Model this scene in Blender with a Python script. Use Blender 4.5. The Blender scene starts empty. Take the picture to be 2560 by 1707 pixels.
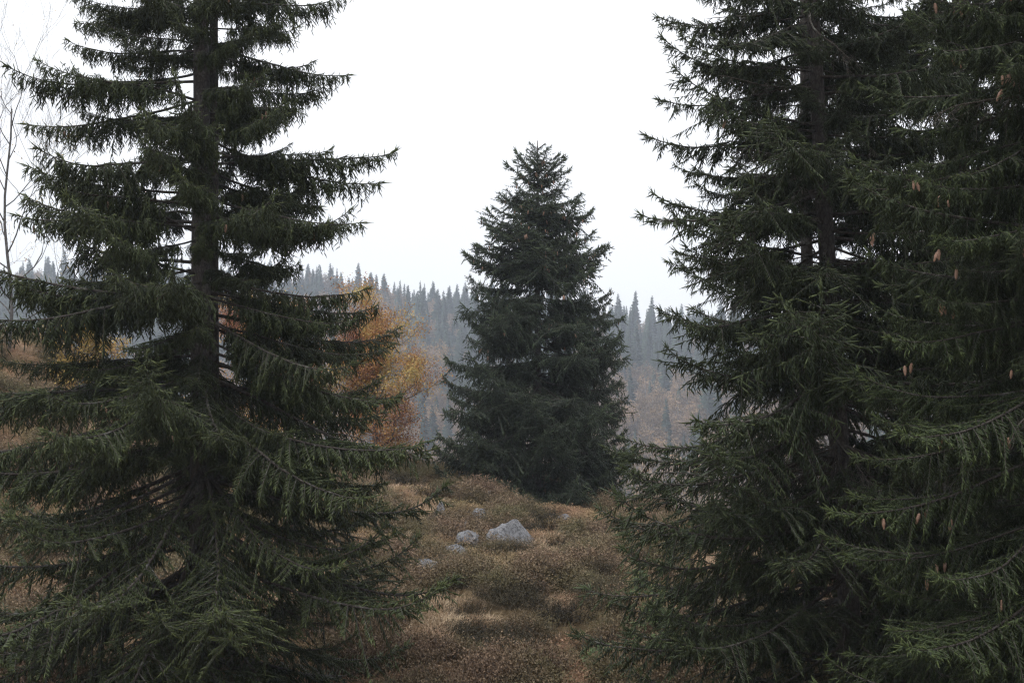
import bpy, math, random
import numpy as np
from mathutils import Vector, Matrix, Euler

# ------------------------------------------------------------------ camera, world, sun, exposure
sc = bpy.context.scene
CAMZ = 6.0                      # eye height above the foot of the near spruces
FPX = 3556.0                    # focal length in photograph pixels (2560 wide), 50 mm on 36 mm
cam_data = bpy.data.cameras.new('camera')
cam_data.lens = 50.0
cam_data.sensor_width = 36.0
cam_data.clip_start = 0.1
cam_data.clip_end = 3000.0
cam = bpy.data.objects.new('camera', cam_data)
sc.collection.objects.link(cam)
cam.location = (0, 0, CAMZ)
cam.rotation_euler = (math.radians(90), 0, 0)
sc.camera = cam

SUN_EL, SUN_AZ = math.radians(66), math.radians(205)
world = bpy.data.worlds.new('World')
sc.world = world
world.use_nodes = True
nt = world.node_tree
nt.nodes.clear()
wo = nt.nodes.new('ShaderNodeOutputWorld')
bg = nt.nodes.new('ShaderNodeBackground')
sky = nt.nodes.new('ShaderNodeTexSky')
sky.sky_type = 'NISHITA'
sky.sun_disc = False
sky.sun_elevation = SUN_EL
sky.sun_rotation = SUN_AZ
sky.air_density = 1.0
sky.dust_density = 3.0
hs = nt.nodes.new('ShaderNodeHueSaturation')
hs.inputs['Saturation'].default_value = 0.25
mx = nt.nodes.new('ShaderNodeMix')
mx.data_type = 'RGBA'
mx.inputs[0].default_value = 0.86                    # closed cloud cover over the blue
mx.inputs[7].default_value = (9.6, 9.8, 10.2, 1)
nt.links.new(sky.outputs[0], hs.inputs['Color'])
nt.links.new(hs.outputs[0], mx.inputs[6])
wtc = nt.nodes.new('ShaderNodeTexCoord')
wsx = nt.nodes.new('ShaderNodeSeparateXYZ')
nt.links.new(wtc.outputs['Generated'], wsx.inputs[0])
wma = nt.nodes.new('ShaderNodeMath')
wma.operation = 'MAXIMUM'
wma.inputs[1].default_value = 0.0
nt.links.new(wsx.outputs[2], wma.inputs[0])
wmb = nt.nodes.new('ShaderNodeMath')                 # overcast sky: luminance grows with the sine of the elevation
wmb.operation = 'MULTIPLY_ADD'
wmb.inputs[1].default_value = 1.2
wmb.inputs[2].default_value = 1.0
nt.links.new(wma.outputs[0], wmb.inputs[0])
wmx = nt.nodes.new('ShaderNodeVectorMath')
wmx.operation = 'SCALE'
nt.links.new(mx.outputs[2], wmx.inputs[0])
nt.links.new(wmb.outputs[0], wmx.inputs['Scale'])
nt.links.new(wmx.outputs[0], bg.inputs['Color'])
bg.inputs['Strength'].default_value = 0.073
nt.links.new(bg.outputs[0], wo.inputs['Surface'])

sun_data = bpy.data.lights.new('sun', 'SUN')
sun_data.energy = 1.3
sun_data.angle = math.radians(35)
sun_data.color = (1.0, 0.97, 0.92)
sun = bpy.data.objects.new('sun', sun_data)
sc.collection.objects.link(sun)
sd = Vector((math.cos(SUN_EL) * math.sin(SUN_AZ), math.cos(SUN_EL) * math.cos(SUN_AZ), math.sin(SUN_EL)))
sun.rotation_euler = (-sd).to_track_quat('-Z', 'Y').to_euler()

vs = sc.view_settings
vs.view_transform = 'Standard'
vs.look = 'None'
vs.exposure = 0.64
vs.gamma = 1.0
sc.render.film_transparent = False
cy = sc.cycles
cy.max_bounces = 5
cy.diffuse_bounces = 3
cy.glossy_bounces = 1
cy.transmission_bounces = 2
cy.volume_bounces = 1
cy.transparent_max_bounces = 8
cy.use_denoising = True
cy.denoiser = 'OPENIMAGEDENOISE'
cy.denoising_input_passes = 'RGB_ALBEDO_NORMAL'
try:
    cy.denoising_prefilter = 'NONE'
except Exception:
    pass
cy.pixel_filter_type = 'BLACKMAN_HARRIS'
cy.filter_width = 1.3
cy.sample_clamp_indirect = 4.0

COL = sc.collection
rng = np.random.default_rng(7)
UP = np.array([0.0, 0.0, 1.0])


def at(px, py, D):
    """a point of the place seen at photograph pixel (px, py) at distance D"""
    return np.array([(px - 1280.0) / FPX * D, D, CAMZ + (853.5 - py) / FPX * D])


# ------------------------------------------------------------------ helpers
def link(o):
    COL.objects.link(o)
    return o


def tag(o, label=None, cat=None, group=None, kind=None):
    if label: o['label'] = label
    if cat: o['category'] = cat
    if group: o['group'] = group
    if kind: o['kind'] = kind
    return o


def empty(name, loc):
    o = bpy.data.objects.new(name, None)
    o.empty_display_size = 0.3
    o.location = [float(c) for c in loc]
    return link(o)


class MB:
    """collects triangles; build() makes one mesh"""
    def __init__(self):
        self.v, self.t, self.m, self.a, self.n = [], [], [], [], 0

    def add(self, V, T, mat=0, tint=0.5):
        V = np.asarray(V, np.float32).reshape(-1, 3)
        T = np.asarray(T, np.int64).reshape(-1, 3)
        self.v.append(V)
        self.t.append(T + self.n)
        self.m.append(np.full(len(T), mat, np.int32))
        self.a.append(np.broadcast_to(np.asarray(tint, np.float32), (len(V),)).copy())
        self.n += len(V)

    def mesh(self, name, mats, smooth=False):
        V = np.concatenate(self.v)
        T = np.concatenate(self.t)
        me = bpy.data.meshes.new(name)
        me.vertices.add(len(V))
        me.vertices.foreach_set('co', V.ravel())
        me.loops.add(len(T) * 3)
        me.loops.foreach_set('vertex_index', T.astype(np.int32).ravel())
        me.polygons.add(len(T))
        me.polygons.foreach_set('loop_start', np.arange(0, len(T) * 3, 3, dtype=np.int32))
        me.polygons.foreach_set('material_index', np.concatenate(self.m))
        for m in mats:
            me.materials.append(m)
        at_ = me.attributes.new('tint', 'FLOAT', 'POINT')
        at_.data.foreach_set('value', np.concatenate(self.a))
        me.update(calc_edges=True)
        if smooth:
            me.polygons.foreach_set('use_smooth', np.ones(len(T), bool))
        return me


def norm(a):
    return a / np.maximum(np.linalg.norm(a, axis=-1, keepdims=True), 1e-9)


def tube(pts, rad, sides=5, cap=True):
    """tapered tube along a polyline"""
    P = np.asarray(pts, float)
    R = np.broadcast_to(np.asarray(rad, float), (len(P),))
    T = norm(np.gradient(P, axis=0))
    ref = np.array([0.13, 0.41, 0.9]) if abs(T[0][2]) < 0.85 else np.array([1.0, 0.1, 0.05])
    A = norm(np.cross(T, ref))
    B = np.cross(T, A)
    ang = np.arange(sides) * 2 * math.pi / sides
    ring = A[:, None] * np.cos(ang)[None, :, None] + B[:, None] * np.sin(ang)[None, :, None]
    V = (P[:, None] + ring * R[:, None, None]).reshape(-1, 3)
    i, j = np.meshgrid(np.arange(len(P) - 1), np.arange(sides), indexing='ij')
    a = i * sides + j
    b = i * sides + (j + 1) % sides
    F = np.stack([np.stack([a, b, b + sides], -1), np.stack([a, b + sides, a + sides], -1)], 2).reshape(-1, 3)
    if cap:
        V = np.vstack([V, P[-1:]])
        k = (len(P) - 1) * sides
        jj = np.arange(sides)
        F = np.vstack([F, np.stack([k + jj, k + (jj + 1) % sides, np.full(sides, len(V) - 1)], -1)])
    return V, F


def lattice(seed):
    return np.random.default_rng(seed).random((64, 64))


_LAT = [lattice(s) for s in range(12)]


def vnoise(x, y, s=0):
    L = _LAT[s % 12]
    xi, yi = np.floor(x).astype(int), np.floor(y).astype(int)
    fx, fy = x - xi, y - yi
    fx = fx * fx * (3 - 2 * fx)
    fy = fy * fy * (3 - 2 * fy)
    a, b = L[xi % 64, yi % 64], L[(xi + 1) % 64, yi % 64]
    c, d = L[xi % 64, (yi + 1) % 64], L[(xi + 1) % 64, (yi + 1) % 64]
    return (a * (1 - fx) + b * fx) * (1 - fy) + (c * (1 - fx) + d * fx) * fy - 0.5


def fbm(x, y, s=0, o=3):
    r, a, f = 0.0, 1.0, 1.0
    for k in range(o):
        r = r + a * vnoise(x * f + 13.7 * k, y * f + 5.1 * k, s + k)
        a *= 0.5
        f *= 2.03
    return r


def sstep(a, b, x):
    t = np.clip((x - a) / (b - a), 0, 1)
    return t * t * (3 - 2 * t)


# ------------------------------------------------------------------ materials
def mat_new(name):
    m = bpy.data.materials.new(name)
    m.use_nodes = True
    t = m.node_tree
    b = t.nodes['Principled BSDF']
    return m, t, b


def N(t, kind, **kw):
    n = t.nodes.new(kind)
    for k, v in kw.items():
        setattr(n, k, v)
    return n


def ramp(t, fac, stops, interp='LINEAR'):
    r = N(t, 'ShaderNodeValToRGB')
    r.color_ramp.interpolation = interp
    e = r.color_ramp.elements
    while len(e) < len(stops):
        e.new(0.5)
    for k, (p, c) in enumerate(stops):
        e[k].position = p
        e[k].color = (*c, 1)
    t.links.new(fac, r.inputs[0])
    return r.outputs[0]


def noise(t, scale, detail=4, rough=0.55, coord=None):
    n = N(t, 'ShaderNodeTexNoise')
    n.inputs['Scale'].default_value = scale
    n.inputs['Detail'].default_value = detail
    n.inputs['Roughness'].default_value = rough
    if coord is not None:
        t.links.new(coord, n.inputs['Vector'])
    return n.outputs['Fac']


def mixc(t, fac, a, b, mode='MIX'):
    m = N(t, 'ShaderNodeMix', data_type='RGBA', blend_type=mode)
    for s, v in ((0, fac), (6, a), (7, b)):
        if isinstance(v, (int, float)):
            m.inputs[s].default_value = v
        elif isinstance(v, tuple):
            m.inputs[s].default_value = (*v, 1)
        else:
            t.links.new(v, m.inputs[s])
    return m.outputs[2]


def tinted(name, stops, rough=0.6, spec=0.3, patch=None, objvar=0.25, transl=0.0):
    """leaf and needle material: the per-piece attribute picks the colour, each object varies a little"""
    m, t, b = mat_new(name)
    a = N(t, 'ShaderNodeAttribute', attribute_name='tint')
    c = ramp(t, a.outputs['Fac'], stops)
    if patch:
        g = N(t, 'ShaderNodeNewGeometry')
        f = noise(t, patch[0], 3, 0.6, g.outputs['Position'])
        f2 = ramp(t, f, [(0.38, (0, 0, 0)), (0.62, (1, 1, 1))])
        c = mixc(t, f2, c, mixc(t, patch[2], c, patch[1]))
    oi = N(t, 'ShaderNodeObjectInfo')
    mr = N(t, 'ShaderNodeMapRange')
    mr.inputs[3].default_value = 1 - objvar
    mr.inputs[4].default_value = 1 + objvar
    t.links.new(oi.outputs['Random'], mr.inputs[0])
    cc = mixc(t, 1.0, c, mr.outputs[0], 'MULTIPLY')
    t.links.new(cc, b.inputs['Base Color'])
    b.inputs['Roughness'].default_value = rough
    b.inputs['Specular IOR Level'].default_value = spec
    return m


def bark(name, c1, c2, lichen=0.3, scale=14):
    m, t, b = mat_new(name)
    tc = N(t, 'ShaderNodeTexCoord')
    mp = N(t, 'ShaderNodeMapping')
    mp.inputs['Scale'].default_value = (1, 1, 0.45)
    t.links.new(tc.outputs['Object'], mp.inputs[0])
    f = noise(t, scale, 6, 0.65, mp.outputs[0])
    c = ramp(t, f, [(0.3, c1), (0.7, c2)])
    v = N(t, 'ShaderNodeTexVoronoi', feature='DISTANCE_TO_EDGE')
    v.inputs['Scale'].default_value = scale * 1.6
    t.links.new(mp.outputs[0], v.inputs['Vector'])
    cr = ramp(t, v.outputs[0], [(0.0, (0.55, 0.55, 0.55)), (0.12, (1, 1, 1))])
    c = mixc(t, 1.0, c, cr, 'MULTIPLY')
    f2 = noise(t, 5.0, 5, 0.7, tc.outputs['Object'])
    lf = ramp(t, f2, [(0.56, (0, 0, 0)), (0.66, (lichen, lichen, lichen))])
    c = mixc(t, lf, c, (0.3, 0.31, 0.28))
    t.links.new(c, b.inputs['Base Color'])
    b.inputs['Roughness'].default_value = 0.85
    b.inputs['Specular IOR Level'].default_value = 0.25
    bp = N(t, 'ShaderNodeBump')
    bp.inputs['Strength'].default_value = 0.8
    bp.inputs['Distance'].default_value = 0.02
    t.links.new(v.outputs[0], bp.inputs['Height'])
    t.links.new(bp.outputs[0], b.inputs['Normal'])
    return m


M = {}
M['needle_left'] = tinted('spruce_needles_olive', [(0, (0.016, 0.022, 0.010)), (0.45, (0.036, 0.047, 0.018)), (0.75, (0.07, 0.085, 0.03)), (1, (0.135, 0.155, 0.055))], 0.55, 0.2)  # spruce ramps: old needles dark, young tips pale, contrast raised to paint interior shade
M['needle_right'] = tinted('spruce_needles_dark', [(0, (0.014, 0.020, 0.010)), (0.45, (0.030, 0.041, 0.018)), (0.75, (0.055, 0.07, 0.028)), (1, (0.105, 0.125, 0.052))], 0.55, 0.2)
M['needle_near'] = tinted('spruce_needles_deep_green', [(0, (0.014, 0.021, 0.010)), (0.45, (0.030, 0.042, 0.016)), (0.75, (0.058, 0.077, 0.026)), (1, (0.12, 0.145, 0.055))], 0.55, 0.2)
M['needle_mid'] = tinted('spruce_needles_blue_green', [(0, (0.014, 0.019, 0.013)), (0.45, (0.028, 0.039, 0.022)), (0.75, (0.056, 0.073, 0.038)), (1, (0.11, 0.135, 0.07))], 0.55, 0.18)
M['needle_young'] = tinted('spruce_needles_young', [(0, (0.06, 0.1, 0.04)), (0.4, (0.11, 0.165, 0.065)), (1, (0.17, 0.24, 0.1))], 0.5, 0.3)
M['bark'] = bark('spruce_bark', (0.035, 0.030, 0.028), (0.085, 0.074, 0.069), 0.2)
M['twig'] = bark('spruce_twig_bark', (0.028, 0.023, 0.02), (0.07, 0.06, 0.053), 0.35, 22)
M['dead'] = bark('dead_twig_bark', (0.05, 0.042, 0.036), (0.12, 0.105, 0.09), 0.7, 22)
M['grey_bark'] = bark('beech_bark', (0.05, 0.046, 0.044), (0.11, 0.103, 0.1), 0.3, 8)
M['beech'] = tinted('beech_leaves', [(0, (0.18, 0.075, 0.045)), (0.4, (0.36, 0.165, 0.055)), (0.75, (0.43, 0.28, 0.085)), (1, (0.38, 0.30, 0.10))], 0.6, 0.25, objvar=0.1)
M['birch'] = tinted('autumn_leaves_yellow', [(0, (0.24, 0.13, 0.05)), (0.5, (0.34, 0.23, 0.06)), (1, (0.38, 0.29, 0.08))], 0.6, 0.25, objvar=0.1)


def cone_mat():
    m, t, b = mat_new('spruce_cone_scales')
    tc = N(t, 'ShaderNodeTexCoord')
    f = noise(t, 90, 2, 0.5, tc.outputs['Object'])
    t.links.new(ramp(t, f, [(0.3, (0.14, 0.08, 0.055)), (0.7, (0.29, 0.175, 0.12))]), b.inputs['Base Color'])
    b.inputs['Roughness'].default_value = 0.7
    return m


M['cone'] = cone_mat()


def ground_mat():
    m, t, b = mat_new('heath_ground')
    g = N(t, 'ShaderNodeNewGeometry')
    f1 = noise(t, 0.35, 5, 0.6, g.outputs['Position'])
    c = ramp(t, f1, [(0.3, (0.10, 0.09, 0.05)), (0.5, (0.16, 0.12, 0.075)), (0.7, (0.23, 0.175, 0.115))])
    f2 = noise(t, 6.0, 6, 0.7, g.outputs['Position'])
    c2 = ramp(t, f2, [(0.25, (0.35, 0.33, 0.3)), (0.75, (1.25, 1.2, 1.1))])
    c = mixc(t, 1.0, c, c2, 'MULTIPLY')
    t.links.new(c, b.inputs['Base Color'])
    b.inputs['Roughness'].default_value = 0.95
    b.inputs['Specular IOR Level'].default_value = 0.1
    bp = N(t, 'ShaderNodeBump')
    bp.inputs['Strength'].default_value = 0.8
    bp.inputs['Distance'].default_value = 0.08
    t.links.new(f2, bp.inputs['Height'])
    t.links.new(bp.outputs[0], b.inputs['Normal'])
    return m


M['ground'] = ground_mat()


def rock_mat(name, moss):
    m, t, b = mat_new(name)
    tc = N(t, 'ShaderNodeTexCoord')
    o = tc.outputs['Object']
    f = noise(t, 3.0, 8, 0.65, o)
    c = ramp(t, f, [(0.3, (0.10, 0.101, 0.108)), (0.55, (0.165, 0.166, 0.175)), (0.75, (0.25, 0.251, 0.26))])
    f2 = noise(t, 16.0, 5, 0.75, o)
    d = ramp(t, f2, [(0.49, (0, 0, 0)), (0.58, (0.9, 0.9, 0.9))])
    c = mixc(t, d, c, (0.04, 0.04, 0.044))
    f3 = noise(t, 9.0, 5, 0.7, N(t, 'ShaderNodeVectorMath').outputs[0] if False else o)
    w = ramp(t, f3, [(0.62, (0, 0, 0)), (0.7, (0.75, 0.75, 0.75))])
    c = mixc(t, w, c, (0.34, 0.34, 0.335))
    if moss > 0:
        g = N(t, 'ShaderNodeNewGeometry')
        sx = N(t, 'ShaderNodeSeparateXYZ')
        t.links.new(g.outputs['Normal'], sx.inputs[0])
        f4 = noise(t, 4.0, 5, 0.7, o)
        ad = N(t, 'ShaderNodeMath', operation='MULTIPLY')
        t.links.new(sx.outputs[2], ad.inputs[0])
        t.links.new(f4, ad.inputs[1])
        mk = ramp(t, ad.outputs[0], [(0.60 - moss * 0.2, (0, 0, 0)), (0.66 - moss * 0.2, (1, 1, 1))])
        c = mixc(t, mk, c, (0.16, 0.17, 0.045))
    t.links.new(c, b.inputs['Base Color'])
    b.inputs['Roughness'].default_value = 0.85
    b.inputs['Specular IOR Level'].default_value = 0.3
    bp = N(t, 'ShaderNodeBump')
    bp.inputs['Strength'].default_value = 0.9
    bp.inputs['Distance'].default_value = 0.05
    t.links.new(f2, bp.inputs['Height'])
    t.links.new(bp.outputs[0], b.inputs['Normal'])
    return m


M['rock'] = rock_mat('granite_with_lichen', 0.15)
M['rock_moss'] = rock_mat('granite_with_moss', 0.42)
M['grass'] = tinted('dry_moor_grass', [(0, (0.2, 0.145, 0.09)), (0.5, (0.37, 0.275, 0.175)), (1, (0.54, 0.43, 0.3))], 0.7, 0.2,
                    patch=(0.5, (0.34, 0.19, 0.125), 0.5), objvar=0.3)
M['bilberry'] = tinted('bilberry_leaves', [(0, (0.08, 0.066, 0.036)), (0.5, (0.185, 0.145, 0.072)), (1, (0.36, 0.275, 0.14))], 0.7, 0.2,
                       patch=(0.55, (0.29, 0.165, 0.11), 0.75), objvar=0.2)
M['heather'] = tinted('heather_sprigs', [(0, (0.055, 0.038, 0.027)), (0.5, (0.14, 0.094, 0.064)), (1, (0.3, 0.21, 0.14))], 0.8, 0.15,
                      patch=(0.6, (0.09, 0.09, 0.04), 0.7), objvar=0.22)
M['dark_heather'] = tinted('dark_heather_sprigs', [(0, (0.022, 0.019, 0.013)), (0.5, (0.05, 0.042, 0.026)), (1, (0.11, 0.09, 0.055))], 0.8, 0.15, objvar=0.4)
M['far_spruce'] = tinted('far_spruce_foliage', [(0, (0.02, 0.032, 0.024)), (1, (0.05, 0.07, 0.045))], 0.8, 0.1, objvar=0.35)
M['far_beech'] = tinted('far_autumn_foliage', [(0, (0.10, 0.065, 0.045)), (0.5, (0.17, 0.11, 0.065)), (1, (0.23, 0.16, 0.085))], 0.8, 0.1, objvar=0.35)
M['far_trunk'] = bark('far_trunk_bark', (0.1, 0.09, 0.085), (0.2, 0.18, 0.17), 0.0, 3)

# ------------------------------------------------------------------ terrain
_py = np.array([-70, -20, 0, 8, 15, 20, 25, 30, 36, 41, 46, 50, 56, 65, 90, 140, 200, 290, 340, 480, 680, 760, 830, 1050])
_pz = np.array([-0.5, -1.2, -1.7, -3.6, -5.5, -6.15, -6.05, -5.8, -5.38, -5.05, -4.88, -5.15, -6.6, -9.5, -18, -34, -50, -59, -53, -30, 2, 10, 7, -18])
_sy = np.arange(-80, 1100, 0.5)
_sz = np.interp(_sy, _py, _pz)
_k = np.exp(-0.5 * (np.arange(-8, 9) / 3.0) ** 2)
_sz = np.convolve(np.pad(_sz, 8, mode='edge'), _k / _k.sum(), 'valid')


def ground(x, y):
    x = np.asarray(x, float)
    y = np.asarray(y, float)
    z = np.interp(y, _sy, _sz)
    w = sstep(26, 44, y) * (1 - sstep(60, 110, y))
    z = z - (0.12 * np.clip(x, -9, 12) + 0.02 * np.clip(x, 0, 8) ** 2 + 0.03 * np.clip(-3.5 - x, 0, 4) ** 2) * w
    z = z + 4.3 * sstep(-10, -18, x) * sstep(22, 38, y) * (1 - sstep(70, 130, y))
    f = sstep(400, 680, y)
    z = z - 17 * sstep(10, 85, x) * f + 5 * sstep(-100, -230, x) * f
    z = z + f * 22 * fbm(x / 110, y / 150, 3)
    near = (1 - sstep(60, 120, y))
    z = z + near * (0.55 * fbm(x / 5.0, y / 5.0, 1) + 0.2 * fbm(x / 1.4, y / 1.4, 5)
                    + (0.95 - 0.75 * np.exp(-((x + 1.2) / 1.5) ** 2 - ((y - 37.0) / 4.5) ** 2)) * np.clip(fbm(x / 0.95 + 9.0, y / 1.35 + 4.0, 9, 3) - 0.03, 0, 0.4))
    return z + CAMZ


def make_ground():
    ys = np.concatenate([np.arange(-70, 18, 2.0), np.arange(18, 54, 0.2), 54 + np.cumsum(np.linspace(0.3, 14, 130))])
    xs1 = np.arange(0, 19, 0.22)
    xs2 = 19 + np.cumsum(np.linspace(0.4, 22, 62))
    xs = np.concatenate([-xs2[::-1], -xs1[:0:-1], xs1, xs2])
    X, Y = np.meshgrid(xs, ys)
    Z = ground(X, Y)
    V = np.stack([X, Y, Z], -1).reshape(-1, 3)
    ny, nx = X.shape
    i, j = np.meshgrid(np.arange(ny - 1), np.arange(nx - 1), indexing='ij')
    a = i * nx + j
    F = np.stack([np.stack([a, a + 1, a + nx + 1], -1), np.stack([a, a + nx + 1, a + nx], -1)], 2).reshape(-1, 3)
    mb = MB()
    mb.add(V, F)
    o = link(bpy.data.objects.new('ground', mb.mesh('ground', [M['ground']], True)))
    tag(o, 'brown heath ground rising to a low mound and a far hillside', kind='structure')
    return xs.max(), ys.max()


GX, GY = make_ground()

# ------------------------------------------------------------------ spruce boughs


def shoots(mb, P, D0, D1, L, r, nn, tint, mat, nl=0.017, nw=0.004, rg=rng):
    """needle-covered shoots: a thin core and a brush of needles around it"""
    n = len(P)
    if n == 0:
        return
    P, D0, D1 = np.asarray(P), norm(np.asarray(D0)), norm(np.asarray(D1))
    L = np.asarray(L)[:, None]
    mid = P + D0 * L * 0.5
    end = mid + D1 * L * 0.5
    ax = norm(end - P)
    ref = norm(rg.normal(size=(n, 3)))
    A = norm(np.cross(ax, ref))
    B = np.cross(ax, A)
    ang = np.arange(3) * 2 * math.pi / 3
    ring = A[:, None] * np.cos(ang)[None, :, None] + B[:, None] * np.sin(ang)[None, :, None]
    V = np.concatenate([P[:, None] + ring * r * 0.8, mid[:, None] + ring * r, end[:, None]], 1)      # n,7,3
    T0 = []
    for j in range(3):
        k = (j + 1) % 3
        T0 += [(j, k, 3 + k), (j, 3 + k, 3 + j), (3 + j, 3 + k, 6)]
    T0 = np.array(T0)
    T = (np.arange(n)[:, None, None] * 7 + T0[None]).reshape(-1, 3)
    tint = np.asarray(tint)
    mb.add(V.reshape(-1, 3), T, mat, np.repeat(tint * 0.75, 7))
    # needles
    t = (np.arange(nn)[None] + rg.random((n, nn))) / nn
    t2 = t[..., None]
    pos = np.where(t2 < 0.5, P[:, None] + (mid - P)[:, None] * t2 * 2, mid[:, None] + (end - mid)[:, None] * (t2 * 2 - 1))
    th = rg.random((n, nn)) * 2 * math.pi
    rad = A[:, None] * np.cos(th)[..., None] + B[:, None] * np.sin(th)[..., None]
    side = np.cross(np.broadcast_to(ax[:, None], rad.shape), rad)
    dirn = norm(ax[:, None] * 0.7 + rad * 0.75)
    ln = nl * (0.75 + 0.5 * rg.random((n, nn, 1)))
    W = side * nw * 0.5
    V = np.stack([pos + W, pos - W, pos + dirn * ln], 2).reshape(-1, 3)
    T = np.arange(n * nn * 3).reshape(-1, 3)
    tt = np.clip(tint[:, None] + rg.normal(0, 0.1, (n, nn)), 0, 1)
    mb.add(V, T, mat, np.repeat(tt.ravel(), 3))


class Bough:
    pass


def make_bough(name, seed, L, th0, th1, tip, latmax, hang, mats, bare=0.18, sp=0.085, node=0.055, r=0.006, nl=0.017, nw=0.004,
               nd=1.0, up=0.35, ph=0.75, fwd=55, droop=0.5, hangside=0.7, ss=1.0):
    """a whole spruce limb in local space: grows along +X, Z is up"""
    rg = np.random.default_rng(seed)
    mb = MB()
    n = 26
    s = np.linspace(0, 1, n)
    th = np.radians(th0 + (th1 - th0) * s + tip * s ** 3.2)
    az = np.radians(np.cumsum(rg.normal(0, 3.6, n)))
    th = th + np.radians(np.cumsum(rg.normal(0, 1.6, n)))
    d = np.stack([np.cos(th) * np.cos(az), np.cos(th) * np.sin(az), np.sin(th)], -1)
    pts = np.vstack([[0, 0, 0], np.cumsum(d[:-1] * L / (n - 1), 0)])
    R0 = 0.004 + 0.006 * L
    V, F = tube(pts, R0 * (1 - s) ** 0.8 + 0.004, 5)
    mb.add(V, F, 0)
    SP, SD0, SD1, SL, ST = [], [], [], [], []
    hangpts = []

    def sh(p, d0, d1, l, t):
        SP.append(p); SD0.append(d0); SD1.append(d1); SL.append(l * ss); ST.append(t)

    def strand(p, out, length, t):
        """hanging branchlet with little side shoots"""
        down = np.array([rg.normal(0, 0.12), rg.normal(0, 0.12), -1.0])
        d0 = norm(out * 0.55 + down * 0.6)
        d1 = norm(down + out * 0.12)
        sh(p, d0, d1, length, t)
        if length > 0.13:
            k = int(length / 0.06)
            for q in range(k):
                u = (q + 0.6 + 0.4 * rg.random()) / (k + 0.3)
                pp = p + (d0 * min(u, 0.5) + d1 * max(u - 0.5, 0)) * length
                a = rg.random() * 6.283
                sd = np.array([math.cos(a), math.sin(a), -0.9 - 0.6 * rg.random()])
                sh(pp, sd, sd + [0, 0, -0.5], rg.uniform(0.05, 0.10) + 0.05 * (1 - u), min(1, t + 0.1 * rg.random()))

    m = int(L * (1 - bare) / sp)
    ph1, ph2 = rg.random(2) * 6.283
    for k in range(m):
        u = bare + (1 - bare) * (k + rg.random() * 0.7) / m
        f = u * (n - 1)
        i = min(int(f), n - 2)
        p = pts[i] + (pts[i + 1] - pts[i]) * (f - i)
        dx = norm(pts[i + 1] - pts[i])
        w = (u - bare) / (1 - bare)
        prof = (0.55 + 0.45 * min(1, w / 0.35)) * (1 - 0.86 * max(0, (w - 0.35) / 0.65) ** 1.1)
        for sgn in (-1, 1):
            if rg.random() < 0.1:
                continue
            clump = 0.72 + 0.33 * math.sin(u * L * 9.5 + (ph1 if sgn > 0 else ph2)) + 0.15 * math.sin(u * L * 23 + ph2 * sgn)
            ll = latmax * prof * rg.uniform(0.6, 1.2) * clump
            a = math.radians(rg.uniform(fwd - 12, fwd + 12)) * sgn
            fl = np.array([dx[0], dx[1], 0.0])
            fl = norm(fl)
            h = np.array([fl[0] * math.cos(a) - fl[1] * math.sin(a), fl[0] * math.sin(a) + fl[1] * math.cos(a), 0])
            dz0 = dx[2] * 0.6 + (rg.uniform(-0.3, 0.2) if rg.random() < 0.65 else rg.uniform(-1.3, -0.4))
            q = 5
            lp = [p]
            for e in range(q):
                v = norm(h + np.array([0, 0, dz0 - droop * (e / q) + (0.45 * (e / q) ** 2 if w > 0.5 else 0)]))
                lp.append(lp[-1] + v * ll / q)
            lp = np.array(lp)
            V, F = tube(lp, np.linspace(0.0035 + 0.006 * ll, 0.0022, q + 1), 3, False)
            mb.add(V, F, 0)
            nk = max(2, int(ll / node))
            for e in range(nk):
                g = (e + 0.3 + 0.6 * rg.random()) / nk
                gi = min(int(g * q), q - 1)
                pp = lp[gi] + (lp[gi + 1] - lp[gi]) * (g * q - gi)
                dd = norm(lp[gi + 1] - lp[gi])
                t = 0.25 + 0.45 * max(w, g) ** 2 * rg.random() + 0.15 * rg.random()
                if rg.random() < ph:
                    hl = hang * rg.uniform(0.3, 1.0) ** 1.2 * (0.35 + 0.65 * (1 - w ** 2.5)) * (1 - 0.35 * g)
                    strand(pp, dd, max(0.06, hl), t)
                    if rg.random() < 0.06 and w > 0.3:
                        hangpts.append(pp - np.array([0, 0, 0.04]))
                for ss in (-1, 1):
                    if rg.random() < hangside:
                        sdv = np.cross(UP, dd) * ss
                        v = norm(dd * 0.9 + sdv * rg.uniform(0.6, 1.0) + UP * rg.uniform(-0.35, 0.25))
                        sh(pp, v, v + [0, 0, rg.uniform(-0.6, 0.1)], rg.uniform(0.06, 0.13) * (1.1 - 0.3 * g), min(1, t + 0.12))
            ed = norm(lp[-1] - lp[-2])
            sh(lp[-1], ed, ed + [0, 0, 0.1], rg.uniform(0.07, 0.13), 0.7 + 0.3 * rg.random())
        for _q in range(int(up + rg.random())):
            v = norm(dx * 0.6 + np.array([rg.normal(0, 0.3), rg.normal(0, 0.3), 0.8]))
            sh(p, v, v, rg.uniform(0.05, 0.12), 0.55 + 0.4 * rg.random())
        for _q in range(2):
            strand(p + dx * rg.uniform(0, sp), dx + np.array([0, rg.normal(0, 0.5), 0]), max(0.06, hang * rg.uniform(0.4, 1.1) * (1 - 0.7 * w)), 0.3 + 0.2 * rg.random())
        # covered axis near the tip
        if w > 0.45:
            sh(p, dx, dx, sp * 1.6, 0.5 + 0.4 * rg.random())
    dx = norm(pts[-1] - pts[-2])
    for k in range(5):
        v = norm(dx + rg.normal(0, 0.32, 3))
        sh(pts[-1] - dx * 0.02 * k, v, v + [0, 0, 0.15], rg.uniform(0.08, 0.16), 0.8 + 0.2 * rg.random())
    SP, SD0, SD1, SL, ST = map(np.array, (SP, SD0, SD1, SL, ST))
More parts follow.
